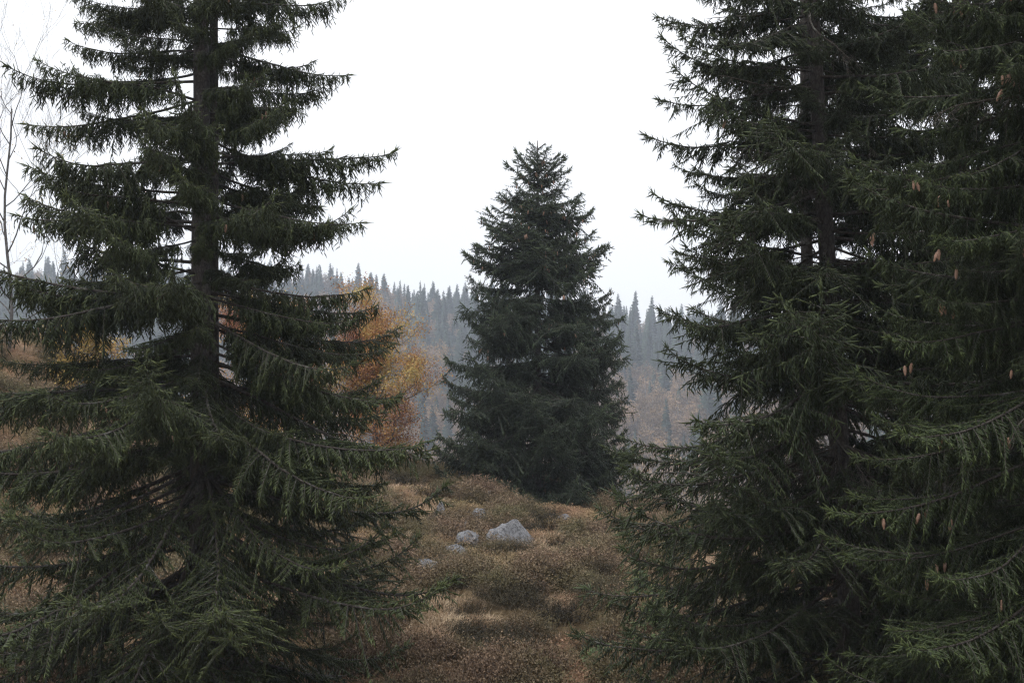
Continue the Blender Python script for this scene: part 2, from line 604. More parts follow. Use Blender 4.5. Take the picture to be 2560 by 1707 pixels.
    for lo, hi, nn in ((0, 0.1, 9), (0.1, 0.18, 13), (0.18, 0.32, 20), (0.32, 9, 34)):
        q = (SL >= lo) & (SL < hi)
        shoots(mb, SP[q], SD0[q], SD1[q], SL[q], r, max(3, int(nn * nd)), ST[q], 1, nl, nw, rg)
    b = Bough()
    b.mesh = mb.mesh(name, mats)
    b.reach = float(pts[-1][0])
    b.L = L
    b.hang = np.array(hangpts) if hangpts else pts[[n // 2]]
    b.axis = pts
    return b


def make_dead(name, seed, L, mats, th0=-8, th1=-30):
    """bare lichened limb with fine dead twigs"""
    rg = np.random.default_rng(seed)
    mb = MB()
    n = 16
    s = np.linspace(0, 1, n)
    th = np.radians(th0 + (th1 - th0) * s + np.cumsum(rg.normal(0, 4, n)))
    az = np.radians(np.cumsum(rg.normal(0, 5, n)))
    d = np.stack([np.cos(th) * np.cos(az), np.cos(th) * np.sin(az), np.sin(th)], -1)
    pts = np.vstack([[0, 0, 0], np.cumsum(d[:-1] * L / (n - 1), 0)])
    V, F = tube(pts, (0.006 + 0.007 * L) * (1 - s) ** 0.9 + 0.003, 5)
    mb.add(V, F, 0)

    def twig(p, dr, l, dep):
        q = 5
        lp = [p]
        v = norm(np.array(dr))
        for e in range(q):
            v = norm(v + rg.normal(0, 0.16, 3) + np.array([0, 0, -0.12]))
            lp.append(lp[-1] + v * l / q)
        V, F = tube(lp, np.linspace(0.003 + 0.004 * l, 0.0015, q + 1), 3, False)
        mb.add(V, F, 0)
        if dep > 0:
            for e in range(int(3 + l * 9)):
                k = rg.integers(1, q + 1)
                twig(lp[k], v + rg.normal(0, 0.75, 3), l * rg.uniform(0.25, 0.55), dep - 1)

    for k in range(int(L * 11)):
        u = rg.uniform(0.2, 1)
        i = min(int(u * (n - 1)), n - 2)
        dx = norm(pts[i + 1] - pts[i])
        side = np.cross(dx, UP) * rg.choice([-1, 1])
        twig(pts[i], dx * 0.6 + side * rg.uniform(0.3, 1) + np.array([0, 0, rg.uniform(-0.7, 0.1)]), rg.uniform(0.2, 0.55) * (1.1 - 0.5 * u), 1)
    b = Bough()
    b.mesh = mb.mesh(name, mats)
    b.reach = float(pts[-1][0])
    b.L = L
    b.hang = pts[[n // 2]]
    return b


def variants(prefix, cnt, seed, mats, **kw):
    out = []
    for k in range(cnt):
        q = dict(kw)
        q['th0'] = q['th0'] + random.Random(seed + k).uniform(-4, 4)
        out.append(make_bough(prefix, seed + k, mats=mats, **q))
    return out


mL = [M['twig'], M['needle_left']]
KL = dict(r=0.0078, nw=0.005, nl=0.0165, nd=0.9, node=0.040, sp=0.072, ss=0.68)
BL_up = variants('comb_bough', 5, 100, mL, L=2.6, th0=-1, th1=-14, tip=42, latmax=0.54, hang=0.5, bare=0.24, ph=0.85, up=0.5, **KL)
BL_mid = variants('drooping_bough', 5, 120, mL, L=3.1, th0=-14, th1=-28, tip=54, latmax=0.8, hang=0.36, bare=0.2, up=1.0, ph=0.75, hangside=0.9, **KL)
BL_low = variants('sweeping_bough', 5, 140, mL, L=3.2, th0=-28, th1=-28, tip=66, latmax=0.9, hang=0.18, bare=0.22, up=2.2, ph=0.6, hangside=1.0, droop=0.3, **KL)
BL_top = variants('short_bough', 2, 160, mL, L=1.4, th0=8, th1=-8, tip=35, latmax=0.4, hang=0.2, bare=0.1, **KL)
mR = [M['twig'], M['needle_right']]
KR = dict(r=0.0075, nw=0.005, nl=0.016, nd=0.9, hangside=1.0, node=0.040, sp=0.072, ss=0.66)
BR_up = variants('tufted_bough', 4, 200, mR, L=2.3, th0=-2, th1=-10, tip=38, latmax=0.66, hang=0.28, bare=0.2, ph=0.7, up=1.0, **KR)
BR_low = variants('spreading_bough', 4, 220, mR, L=2.8, th0=-14, th1=-22, tip=52, latmax=0.82, hang=0.18, bare=0.22, ph=0.65, up=1.8, **KR)
BR_dead = [make_dead('dead_bough', 240 + k, 1.7, [M['dead']]) for k in range(5)]
mC = [M['twig'], M['needle_mid']]
KC = dict(sp=0.075, node=0.062, r=0.0115, nl=0.024, nw=0.009, nd=0.6, ss=0.95, ph=0.7, hangside=1.0, up=1.4)
BC_top = variants('crown_bough', 3, 340, mC, L=1.0, th0=42, th1=26, tip=30, latmax=0.46, hang=0.08, bare=0.03, **KC)
BC_up = variants('upturned_bough', 4, 300, mC, L=1.6, th0=10, th1=0, tip=60, latmax=0.8, hang=0.2, bare=0.08, **KC)
BC_mid = variants('bushy_bough', 6, 320, mC, L=2.7, th0=-8, th1=-18, tip=68, latmax=1.12, hang=0.36, bare=0.2, **KC)
mY = [M['twig'], M['needle_young']]
BY = variants('young_bough', 3, 400, mY, L=0.55, th0=12, th1=-4, tip=20, latmax=0.26, hang=0.05, bare=0.05, sp=0.05, node=0.045, r=0.006,
              nl=0.016, nw=0.005, ph=0.15, hangside=0.9, up=0.5)
mN = [M['twig'], M['needle_near']]


def remat(bs, mat):
    out = []
    for b in bs:
        c = Bough()
        c.__dict__.update(b.__dict__)
        c.mesh = b.mesh.copy()
        c.mesh.materials[1] = mat
        out.append(c)
    return out


KN = dict(r=0.0085, nw=0.005, nl=0.018, node=0.042, sp=0.072, ss=0.7, nd=1.0, hangside=0.9, up=1.0)
BN_up = variants('fingered_bough', 3, 260, mN, L=2.4, th0=-4, th1=-12, tip=40, latmax=0.62, hang=0.34, bare=0.14, ph=0.75, **KN)
BN_low = variants('heavy_bough', 3, 280, mN, L=2.8, th0=-18, th1=-26, tip=52, latmax=0.76, hang=0.3, bare=0.14, ph=0.7, **KN)
pass  # print('BOUGH TRIS', sum(len(b.mesh.polygons) for q in (BL_up, BL_mid, BL_low, BL_top, BR_up, BR_low, BR_dead, BC_top, BC_up, BC_mid, BY, BN_up, BN_low) for b in q))


def cone_mesh():
    mb = MB()
    prof = [(0, 0.004), (0.008, 0.013), (0.025, 0.019), (0.05, 0.021), (0.08, 0.019), (0.105, 0.014), (0.125, 0.007), (0.132, 0.0)]
    rg = np.random.default_rng(5)
    V, T = [], []
    sides = 7
    for i, (z, r) in enumerate(prof):
        for j in range(sides):
            a = (j + 0.5 * (i % 2)) * 2 * math.pi / sides
            k = 1 + (0.16 if (i + j) % 2 else -0.1)
            V.append((r * k * math.cos(a), r * k * math.sin(a), -z))
    for i in range(len(prof) - 1):
        for j in range(sides):
            a, b = i * sides + j, i * sides + (j + 1) % sides
            T += [(a, b, b + sides), (a, b + sides, a + sides)]
    mb.add(V, T)
    return mb.mesh('cone', [M['cone']], True)


CONE = cone_mesh()


def trunk_obj(parent, base, H, r0, path, mat, name='trunk', top_r=0.012, sides=16):
    z = np.linspace(-0.5, H, max(12, int(H * 4)))
    P = np.stack([path(z)[0], path(z)[1], z], -1)
    f = np.clip(z / H, 0, 1)
    R = r0 * (1 - f) ** 0.85 + top_r
    R = R + r0 * 0.7 * np.exp(-np.clip(z, 0, None) / 0.35)
    V, F = tube(P, R, sides)
    ring = np.arange(len(V))
    ang = (ring % sides) * 2 * math.pi / sides
    wob = 1 + 0.05 * np.sin(ang * 3 + V[:, 2] * 1.3) + 0.06 * fbm(V[:, 2] * 3 + ang, ang * 2, 4)
    c = np.repeat(P, sides, 0)
    V[:len(c)] = c + (V[:len(c)] - c) * wob[:len(c), None]
    mb = MB()
    mb.add(V, F)
    o = bpy.data.objects.new(name, mb.mesh(name, [mat], True))
    link(o)
    o.parent = parent
    return o


def spruce(label, group, base, H, r0, reach, sets, seed, whorl=0.42, per=6, z0=0.4, lean=(0, 0), bend=0.0, top_whorl=None, cones=0,
           cone_zone=(0.3, 1.0), dead=None, skip=0.0, name='spruce_tree', trunk2=None, stretch=None, dense_to=None, jit=0.16, pitch=0.0, inner=0.25, tw=0.7, drop=None, cone_side=2.0, cone_size=1.0):
    """reach(z, azimuth) = how far the crown extends; sets(z) = the bough meshes used at that height"""
    rg = np.random.default_rng(seed)
    root = empty(name, base)
    tag(root, label, 'tree', group)

    def path(z):
        z = np.asarray(z, float)
        return lean[0] * z + bend * np.sin(z / H * 3.1), lean[1] * z + 0 * z

    trunk_obj(root, base, H, r0, path, M['bark'])
    if trunk2:
        dx2, dy2, k = trunk2  # second stem
        trunk_obj(root, base, H * k, r0 * 0.62, lambda z: (lean[0] * np.asarray(z) + dx2 + 0.004 * np.asarray(z), lean[1] * np.asarray(z) + dy2), M['bark'])
    placed = []
    z = z0
    cnt = 0
    dens_z = dense_to if dense_to else H
    while z < H - 0.12 and cnt < 298:
        f = z / H
        a0 = rg.random() * 6.283
        npw = per if f < 0.8 else max(4, per - 1)
        for k in range(npw):
            if rg.random() < skip:
                continue
            az = a0 + (k + rg.uniform(-0.3, 0.3)) * 2 * math.pi / npw
            zz = z + rg.uniform(-0.17, 0.17)
            if zz > H - 0.08 or cnt >= 298:
                continue
            if drop and rg.random() < drop(zz, az):
                continue
            want = reach(zz, az) * rg.uniform(1 - jit * 1.4, 1 + jit)
            if rg.random() < inner:
                want *= rg.uniform(0.45, 0.8)
            bs = sets(zz)
            b = bs[rg.integers(len(bs))]
            s = max(0.12, want / b.reach)
            x, y = path(zz)
            o = bpy.data.objects.new('bough', b.mesh)
            link(o)
            o.parent = root
            o.location = (float(x), float(y), float(zz))
            o.rotation_euler = Euler((rg.normal(0, 0.12), math.radians(pitch + rg.normal(0, 7)), az), 'XYZ')
            o.scale = (s, s * (1 if rg.random() < 0.5 else -1), s * rg.uniform(0.9, 1.1))
            placed.append((o, b, zz, az))
            cnt += 1
        z += (whorl(z) if callable(whorl) else whorl) if z < dens_z else tw
    # leader shoot
    if dead:
        for k in range(dead[0]):
            zz = rg.uniform(dead[1], dead[2])
            b = BR_dead[rg.integers(len(BR_dead))]
            s = rg.uniform(0.55, 1.15)
            x, y = path(zz)
            o = bpy.data.objects.new('dead_bough', b.mesh)
            link(o)
            o.parent = root
            o.location = (float(x), float(y), float(zz))
            o.rotation_euler = Euler((rg.normal(0, 0.2), rg.normal(0, 0.12), rg.random() * 6.283), 'XYZ')
            o.scale = (s, s, s)
    # cones hanging from outer branchlets on the side one can see
    cand = [p for p in placed if cone_zone[0] * H < p[2] < cone_zone[1] * H and math.sin(p[3]) < 0.2 and math.cos(p[3]) < cone_side]
    for k in range(cones if cand else 0):
        o, b, zz, az = cand[rg.integers(len(cand))]
        h = b.hang[rg.integers(len(b.hang))]
        mw = Matrix.LocRotScale(o.location, o.rotation_euler.to_quaternion(), o.scale)
        for q in range(1 + int(rg.random() < 0.4)):
            p = mw @ Vector([float(c) for c in h])
            c = bpy.data.objects.new('cone', CONE)
            link(c)
            c.parent = o                                  # a cone belongs to the bough it hangs from
            c.matrix_parent_inverse = mw.inverted()
            s = rg.uniform(0.7, 0.95) * cone_size
            c.location = p + Vector((rg.normal(0, 0.05) * q, rg.normal(0, 0.05) * q, -0.03 * q))
            c.rotation_euler = (rg.normal(0, 0.15), rg.normal(0, 0.15), rg.random() * 6)
            c.scale = (s, s, s)
    return root


def gz(x, y):
    return float(ground(x, y))


# ---- left spruce, 22 m away
DL = 22.0
xl = (503 - 1280) / FPX * DL
bl = np.array([xl, DL, gz(xl, DL) - 0.05])


def reach_left(z, az):
    zs = [0, 1.2, 3.0, 5.0, 7.0, 8.5, 10, 11.3, 14, 17, 20.5]
    rs = [3.8, 3.9, 3.85, 3.5, 3.0, 2.75, 2.5, 2.1, 1.6, 1.0, 0.25]
    r = float(np.interp(z, zs, rs))
    return r * (1.0 + 0.1 * max(0, -math.cos(az)))


GN_ = 'near spruces framing the view'
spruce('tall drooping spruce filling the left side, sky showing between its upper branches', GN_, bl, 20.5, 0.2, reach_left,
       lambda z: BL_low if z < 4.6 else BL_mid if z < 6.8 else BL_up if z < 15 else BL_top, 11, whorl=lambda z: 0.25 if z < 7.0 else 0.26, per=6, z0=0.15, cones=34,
       cone_zone=(0.25, 0.6), trunk2=(0.1, 0.25, 0.85), dense_to=12.1, tw=1.6, inner=0.34,
       drop=lambda z, az: (0.07 if 7.5 < z < 12.5 else 0.0) + (0.12 if 7.0 < z < 12.5 and math.sin(az) < -0.7 else 0.0))

# ---- right spruce with the visible trunk, 19 m away
DR = 19.0
xr = (2150 - 1280) / FPX * DR
br = np.array([xr, DR, gz(xr, DR) - 0.05])


def reach_right(z, az):
    zs = [0, 1.5, 3.0, 5.0, 7.0, 9.5, 13, 17, 19.5]
    rs = [2.9, 3.1, 3.2, 3.05, 2.7, 2.15, 1.5, 0.8, 0.2]
    return float(np.interp(z, zs, rs))


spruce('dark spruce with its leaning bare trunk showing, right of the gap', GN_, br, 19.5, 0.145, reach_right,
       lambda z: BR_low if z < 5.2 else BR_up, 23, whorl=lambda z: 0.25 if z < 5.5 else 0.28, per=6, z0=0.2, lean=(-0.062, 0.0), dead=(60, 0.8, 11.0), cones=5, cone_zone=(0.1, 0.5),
       dense_to=12, tw=1.1, inner=0.3,
       drop=lambda z, az: (0.15 if z > 3.6 and math.sin(az) < -0.75 else 0.0))

# ---- spruce just behind it
DB = 23.5
xb = (2030 - 1280) / FPX * DB
bb = np.array([xb, DB, gz(xb, DB) - 0.05])
spruce('slim shaded spruce half hidden behind the leaning bare trunk', GN_, bb, 18.0, 0.13,
       lambda z, az: float(np.interp(z, [0, 3, 6, 10, 14, 18], [1.9, 2.2, 2.0, 1.6, 1.0, 0.2])),
       lambda z: BR_low if z < 5.5 else BR_up, 37, whorl=0.45, per=5, z0=1.5, lean=(-0.012, 0), dead=(40, 1.0, 11.0), skip=0.12)

# ---- dense dark spruce behind the right edge
D3 = 21.5
x3 = (2400 - 1280) / FPX * D3
b3 = np.array([x3, D3, gz(x3, D3) - 0.05])
BD_up = remat(BL_up[:3], M['needle_right'])
BD_low = remat(BL_mid[:3], M['needle_right'])
spruce('dense dark hanging spruce between the bare trunk and the right edge', GN_, b3, 20.0, 0.22,
       lambda z, az: float(np.interp(z, [0, 3, 6, 10, 15, 20], [2.7, 2.8, 2.6, 2.2, 1.3, 0.2])),
       lambda z: BD_low if z < 5.0 else BD_up, 41, whorl=lambda z: 0.27 if z < 6 else 0.33, per=6, z0=0.3, dead=(25, 1, 9), cones=8, cone_zone=(0.3, 0.8), dense_to=12, tw=1.1)

# ---- nearest spruce, its trunk outside the frame on the right
D2 = 15.0
x2 = (2640 - 1280) / FPX * D2
b2 = np.array([x2, D2, gz(x2, D2) - 0.05])
spruce('nearest spruce reaching in from the right edge with cones on green branches', GN_, b2, 17.0, 0.2,
       lambda z, az: float(np.interp(z, [0, 2, 4.5, 7, 10, 14, 17], [2.3, 2.45, 2.25, 1.9, 1.55, 0.8, 0.15])),
       lambda z: BN_low if z < 5.0 else BN_up, 59, whorl=0.25, per=6, z0=0.2, dead=(14, 1, 8), cones=60, cone_side=-0.1, cone_zone=(0.12, 0.68), dense_to=10.5, tw=1.0)

# ---- lone spruce on the mound, 45 m away
DC = 45.0
xc = (1344 - 1280) / FPX * DC
bc = np.array([xc, DC, gz(xc, DC) - 0.05])
HC = CAMZ + (853.5 - 352) / FPX * DC - bc[2]


def reach_mid(z, az):
    f = z / HC
    return float(np.interp(f, [0, 0.1, 0.25, 0.4, 0.55, 0.68, 0.8, 0.9, 0.96, 1.0], [2.75, 2.85, 2.85, 2.65, 2.35, 2.0, 1.45, 0.75, 0.36, 0.12]))


spruce('lone dense conical spruce standing on top of the brown mound', GN_, bc, HC, 0.15, reach_mid,
       lambda z: BC_mid if z < HC * 0.6 else BC_up if z < HC * 0.86 else BC_top, 71, whorl=0.345, per=8, z0=0.2, dense_to=HC * 0.55, tw=0.25, cones=110, cone_size=1.2, cone_zone=(0.45, 0.93), jit=0.04, inner=0.32)


def pick(px, py):
    """distance at which the sight line through a photograph pixel meets the mound"""
    D = np.arange(20.0, 52.0, 0.05)
    x = (px - 1280) / FPX * D
    z = CAMZ + (853.5 - py) / FPX * D
    hit = np.nonzero(z <= ground(x, D))[0]
    return float(D[hit[0]]) if len(hit) else 46.0


# ---- young spruces
YOUNG = []


def young(px, py, h, w, seed, label):
    D = pick(px, py)
    x = (px - 1280) / FPX * D
    base = np.array([x, D, gz(x, D) + 0.02])
    YOUNG.append((x, D, w))
    spruce(label, 'young spruces in the heather', base, h, 0.016, lambda z, az: max(0.08, w * (1 - z / h) ** 0.7),
           lambda z: BY, seed, whorl=h / 9, per=7, z0=h * 0.1, name='young_spruce')


young(1650, 1612, 1.15, 0.55, 501, 'bushy bright green young spruce under the right spruce branches')
young(1668, 1690, 0.95, 0.5, 502, 'young spruce at the bottom edge beside the right spruce')
young(1503, 1692, 0.7, 0.45, 503, 'small pale green spruce sapling alone in the bilberry, bottom centre right')
young(1457, 1262, 0.95, 0.3, 504, 'thin spruce sapling at the foot of the lone spruce')
young(1300, 1243, 0.6, 0.28, 505, 'tiny spruce sapling in front of the left foot of the lone spruce')
young(1600, 1500, 0.9, 0.42, 506, 'young spruce tucked against the lower right spruce branches')


# ------------------------------------------------------------------ broadleaf trees
def broadleaf(label, group, base, H, spread, leaves, leafmat, seed, name='beech_tree', depth=5, r0=0.12, leafsize=0.075, low=0.15, lean=(0, 0), leaf_low=0.0, twig_n=3):
    rg = np.random.default_rng(seed)
    root = empty(name, base)
    tag(root, label, 'tree', group)
    wood, tr = MB(), MB()
    ends = []

    def limb(p, d, l, r, dep, mb):
        q = 5
        pts = [p]
        for e in range(q):
            d = norm(d + rg.normal(0, 0.12, 3) + np.array([0, 0, 0.05]))
            pts.append(pts[-1] + d * l / q)
        V, F = tube(pts, np.linspace(r, r * 0.55 + 0.002, q + 1), 6 if dep > 3 else 3, False)
        mb.add(V, F)
        if dep == 0:
            ends.extend(pts[1:])
            return
        if dep <= 1:
            ends.extend(pts[2:])
        k = twig_n if dep < depth else 4
        for e in range(k):
            i = rg.integers(2, q + 1) if e else q
            a = rg.random() * 6.283
            side = np.array([math.cos(a), math.sin(a), rg.uniform(-0.1, 0.45)])
            nd = norm(d * (0.75 if e else 1.1) + side * spread)
            limb(pts[i], nd, l * rg.uniform(0.62, 0.86), r * 0.55, dep - 1, wood)

    z = np.linspace(-0.4, H * 0.72, 10)
    P = np.stack([lean[0] * z + 0.12 * np.sin(z), lean[1] * z, z], -1)
    V, F = tube(P, r0 * (1 - 0.75 * np.clip(z / H, 0, 1)), 8)
    tr.add(V, F)
    nl = 15
    for k in range(nl):
        u = low + (0.98 - low) * k / (nl - 1)
        i = u * 9
        p = P[min(int(i), 8)] + (P[min(int(i), 8) + 1] - P[min(int(i), 8)]) * (i - min(int(i), 8))
        a = k * 2.4 + rg.uniform(-0.5, 0.5)
        d = norm(np.array([math.cos(a), math.sin(a), 0.35 + 0.9 * u]))
        limb(p, d, H * 0.2 * (1.15 - 0.4 * u) * rg.uniform(0.7, 1.25), r0 * 0.42 * (1.2 - 0.6 * u), depth - 2, wood)
    o = link(bpy.data.objects.new('trunk', tr.mesh('trunk', [M['grey_bark']], True)))
    o.parent = root
    o = link(bpy.data.objects.new('limbs', wood.mesh('limbs', [M['grey_bark']])))
    o.parent = root
    if leaves:
        E = np.array(ends)
        if leaf_low:
            wgt = np.clip(1 - (E[:, 2] - leaf_low * H * 0.55) / (H * 0.25), 0.015, 1)
        else:
            wgt = np.ones(len(E))
        ix = rg.choice(len(E), leaves, p=wgt / wgt.sum())
        C = E[ix] + rg.normal(0, 0.2 if leaves > 20000 else 0.08, (leaves, 3))
        a = norm(rg.normal(size=(leaves, 3)) + [0, 0, -0.3])
        b = norm(np.cross(a, rg.normal(size=(leaves, 3))))
        sz = leafsize * rg.uniform(0.6, 1.2, (leaves, 1))
        V = np.stack([C - a * sz * 0.5, C + b * sz * 0.33, C + a * sz * 0.5, C - b * sz * 0.33], 1).reshape(-1, 3)
        i = np.arange(leaves)[:, None] * 4
        T = np.concatenate([i + [0, 1, 2], i + [0, 2, 3]], 0)
        tint = np.clip(0.45 + 1.0 * fbm(C[:, 0] * 1.5 + seed, C[:, 2] * 1.5, 2) + rg.normal(0, 0.25, leaves), 0, 1)
        mb = MB()
        mb.add(V, T, 0, np.repeat(tint, 4))
        o = link(bpy.data.objects.new('leaves', mb.mesh('leaves', [leafmat])))
        o.parent = root
    return root


def bl_at(px, D):
    x = (px - 1280) / FPX * D
    return np.array([x, D, gz(x, D) - 0.05])


GB = 'autumn broadleaf trees behind the left spruce'
broadleaf('orange autumn beech on the mound, showing past the right side of the left spruce', GB, bl_at(930, 47), 5.6, 1.05, 56000, M['beech'], 631, depth=5, r0=0.1, low=0.16, leafsize=0.062)
broadleaf('rust coloured beech hidden behind the middle of the left spruce', GB, bl_at(650, 50), 6.2, 1.0, 44000, M['beech'], 612, depth=5, r0=0.1, low=0.06, leafsize=0.062)
broadleaf('yellow leaved tree on the slope behind the left spruce', GB, bl_at(190, 46), 3.6, 0.85, 14000, M['birch'], 613, name='birch_tree', depth=5, r0=0.08)
broadleaf('tall nearly bare tree at the left edge with yellow leaves low down', GB, bl_at(20, 46), 11.2, 0.5, 2600, M['birch'], 614, name='birch_tree', depth=6, r0=0.06,
          leaf_low=0.8, leafsize=0.06)
broadleaf('small bare bush on the crest left of the lone spruce', GB, bl_at(1022, 47.5), 0.95, 0.9, 260, M['heather'], 615, name='bush', depth=4, r0=0.02, leafsize=0.05)

# ------------------------------------------------------------------ rocks on the mound


ROCKS = []


def rock(px, py, w, h, d, pts, label, mat, seed, rot=0.0, sink=0.12):
    """pts: corner points of a rough block in unit space (x -1..1, y -1..1, z 0..1); hulled, subdivided, roughened"""
    import bmesh
    rg = np.random.default_rng(seed)
    bm = bmesh.new()
    for p in pts:
        q = np.array(p) + rg.normal(0, 0.03, 3)
        bm.verts.new((q[0] * w / 2, q[1] * d / 2, q[2] * h))
    r = bmesh.ops.convex_hull(bm, input=bm.verts)
    junk = [v for v in bm.verts if not v.link_faces]
    bmesh.ops.delete(bm, geom=junk, context='VERTS')
    bmesh.ops.bevel(bm, geom=list(bm.edges), offset=min(w, h) * 0.02, segments=1, affect='EDGES', profile=0.6, clamp_overlap=True)
    bmesh.ops.triangulate(bm, faces=bm.faces)
    for _ in range(3):
        long_e = [e for e in bm.edges if e.calc_length() > max(0.05, w * 0.06)]
        if long_e:
            bmesh.ops.subdivide_edges(bm, edges=long_e, cuts=1)
            bmesh.ops.triangulate(bm, faces=bm.faces)
    bm.normal_update()
    for v in bm.verts:
        c = v.co
        k = float(fbm(np.array(c.x * 7 / w + c.z * 5 / w + seed), np.array(c.y * 7 / w - c.z * 4.2 / w), 6, 4))
        v.co = c + v.normal * (math.floor(k * 5) / 5 * 0.6 + k * 0.4) * w * 0.05
    D = pick(px, py)
    me = bpy.data.meshes.new('boulder')
    bm.to_mesh(me)
    bm.free()
    me.materials.append(mat)
    x = (px - 1280) / FPX * D
    o = link(bpy.data.objects.new('boulder', me))
    o.location = (x, D, gz(x, D) - sink)
    o.rotation_euler = (0, 0, rot)
    tag(o, label, 'rock', 'granite boulders on the mound')
    ROCKS.append((x, D, w, d))
    return o


BIG = [(-1, -0.7, -0.1), (-1, 0.6, -0.1), (1, -0.9, -0.1), (1, 0.5, -0.1), (-0.98, -0.55, 0.5), (-0.85, 0.1, 0.62), (0.0, 0.0, 0.96), (0.2, 0.05, 1.0), (0.3, 0.2, 0.85),
       (0.45, -0.1, 0.56), (0.75, -0.3, 0.40), (1.0, -0.35, 0.2), (0.2, -1.0, 0.02), (-0.6, -1.0, 0.1), (-0.3, 0.6, 0.7)]
FLAT = [(-1, -0.6, -0.1), (-0.9, 0.6, -0.1), (1, -0.7, -0.1), (0.9, 0.7, -0.1), (-0.7, -0.5, 0.6), (-0.4, 0.4, 0.9), (0.2, 0.1, 1.0), (0.75, 0.2, 0.75), (0.5, -0.7, 0.5), (0, -0.9, 0.3)]
PEAK = [(-1, -0.6, -0.1), (-0.8, 0.6, -0.1), (1, -0.5, -0.1), (0.8, 0.6, -0.1), (0.2, 0, 1.0), (0.45, 0.05, 0.9), (-0.5, -0.3, 0.45), (0.3, -0.7, 0.2)]
rock(1276, 1362, 1.3, 0.72, 0.9, BIG, 'largest pale grey granite boulder with a pointed top', M['rock'], 3, 0.1, 0.05)
rock(1165, 1361, 0.85, 0.4, 0.6, FLAT, 'mossy topped boulder just left of the largest boulder', M['rock_moss'], 4, 0.2, 0.02)
rock(1132, 1396, 0.95, 0.38, 0.6, FLAT, 'rounded boulder with a green moss streak, below left of the largest', M['rock_moss'], 5, -0.2, 0.02)
rock(1068, 1434, 0.95, 0.36, 0.6, FLAT, 'low dark speckled boulder furthest left and lowest on the mound', M['rock_moss'], 6, 0.3, 0.02)
rock(1203, 1299, 0.85, 0.36, 0.6, FLAT, 'pale flat boulder above and left of the largest boulder', M['rock'], 7, 0.15, 0.02)
rock(1203, 1315, 0.48, 0.48, 0.4, PEAK, 'small peaked stone in front of the pale flat boulder', M['rock'], 8, 0.1, 0.02)
rock(1098, 1290, 0.48, 0.46, 0.45, PEAK, 'small grey stone at the left near the mound crest', M['rock'], 9, 0.6, 0.02)
rock(1223, 1253, 0.3, 0.34, 0.3, FLAT, 'small tan stone on the crest before the lone spruce', M['rock'], 10, 0.4, 0.02)
rock(1410, 1300, 0.5, 0.2, 0.35, FLAT, 'low tan stone in grass right of the largest boulder', M['rock_moss'], 12, -0.3, 0.02)
rock(1383, 1294, 0.28, 0.2, 0.28, PEAK, 'little stone beside the low tan stone', M['rock_moss'], 13, 0.3, 0.02)
rock(1163, 1336, 0.3, 0.4, 0.3, PEAK, 'small upright stone behind the mossy topped boulder', M['rock_moss'], 14, 0.9, 0.02)


# ------------------------------------------------------------------ ground cover
def gn_scatter(name, P, R, S, I, meshes, label):
    coll = bpy.data.collections.new(name + '_kinds')
    for k, me in enumerate(meshes):
        coll.objects.link(bpy.data.objects.new('%s_kind_%02d' % (name, k), me))
    me = bpy.data.meshes.new(name)
    me.vertices.add(len(P))
    me.vertices.foreach_set('co', np.asarray(P, np.float32).ravel())
    a = me.attributes.new('rot', 'FLOAT_VECTOR', 'POINT'); a.data.foreach_set('vector', np.asarray(R, np.float32).ravel())
    a = me.attributes.new('scl', 'FLOAT', 'POINT'); a.data.foreach_set('value', np.asarray(S, np.float32))
    a = me.attributes.new('kind_index', 'INT', 'POINT'); a.data.foreach_set('value', np.asarray(I, np.int32))
    me.update()
    o = link(bpy.data.objects.new(name, me))
    g = bpy.data.node_groups.new(name, 'GeometryNodeTree')
    g.interface.new_socket('Geometry', in_out='INPUT', socket_type='NodeSocketGeometry')
    g.interface.new_socket('Geometry', in_out='OUTPUT', socket_type='NodeSocketGeometry')
    n = g.nodes
    gi, go = n.new('NodeGroupInput'), n.new('NodeGroupOutput')
    ci = n.new('GeometryNodeCollectionInfo')
    ci.inputs[0].default_value = coll
    ci.inputs[1].default_value = True
    ci.inputs[2].default_value = True
    ip = n.new('GeometryNodeInstanceOnPoints')
    ip.inputs['Pick Instance'].default_value = True

    def na(attr, typ):
        q = n.new('GeometryNodeInputNamedAttribute')
        q.data_type = typ
        q.inputs['Name'].default_value = attr
        return [s for s in q.outputs if s.enabled and s.name == 'Attribute'][0]

    e2r = n.new('FunctionNodeEulerToRotation')
    L_ = g.links.new
    L_(gi.outputs[0], ip.inputs['Points'])
    L_(ci.outputs[0], ip.inputs['Instance'])
    L_(na('kind_index', 'INT'), ip.inputs['Instance Index'])
    L_(na('rot', 'FLOAT_VECTOR'), e2r.inputs[0])
    L_(e2r.outputs[0], ip.inputs['Rotation'])
    L_(na('scl', 'FLOAT'), ip.inputs['Scale'])
    L_(ip.outputs[0], go.inputs[0])
    md = o.modifiers.new('scatter', 'NODES')
    md.node_group = g
    tag(o, label, kind='stuff')
    return o


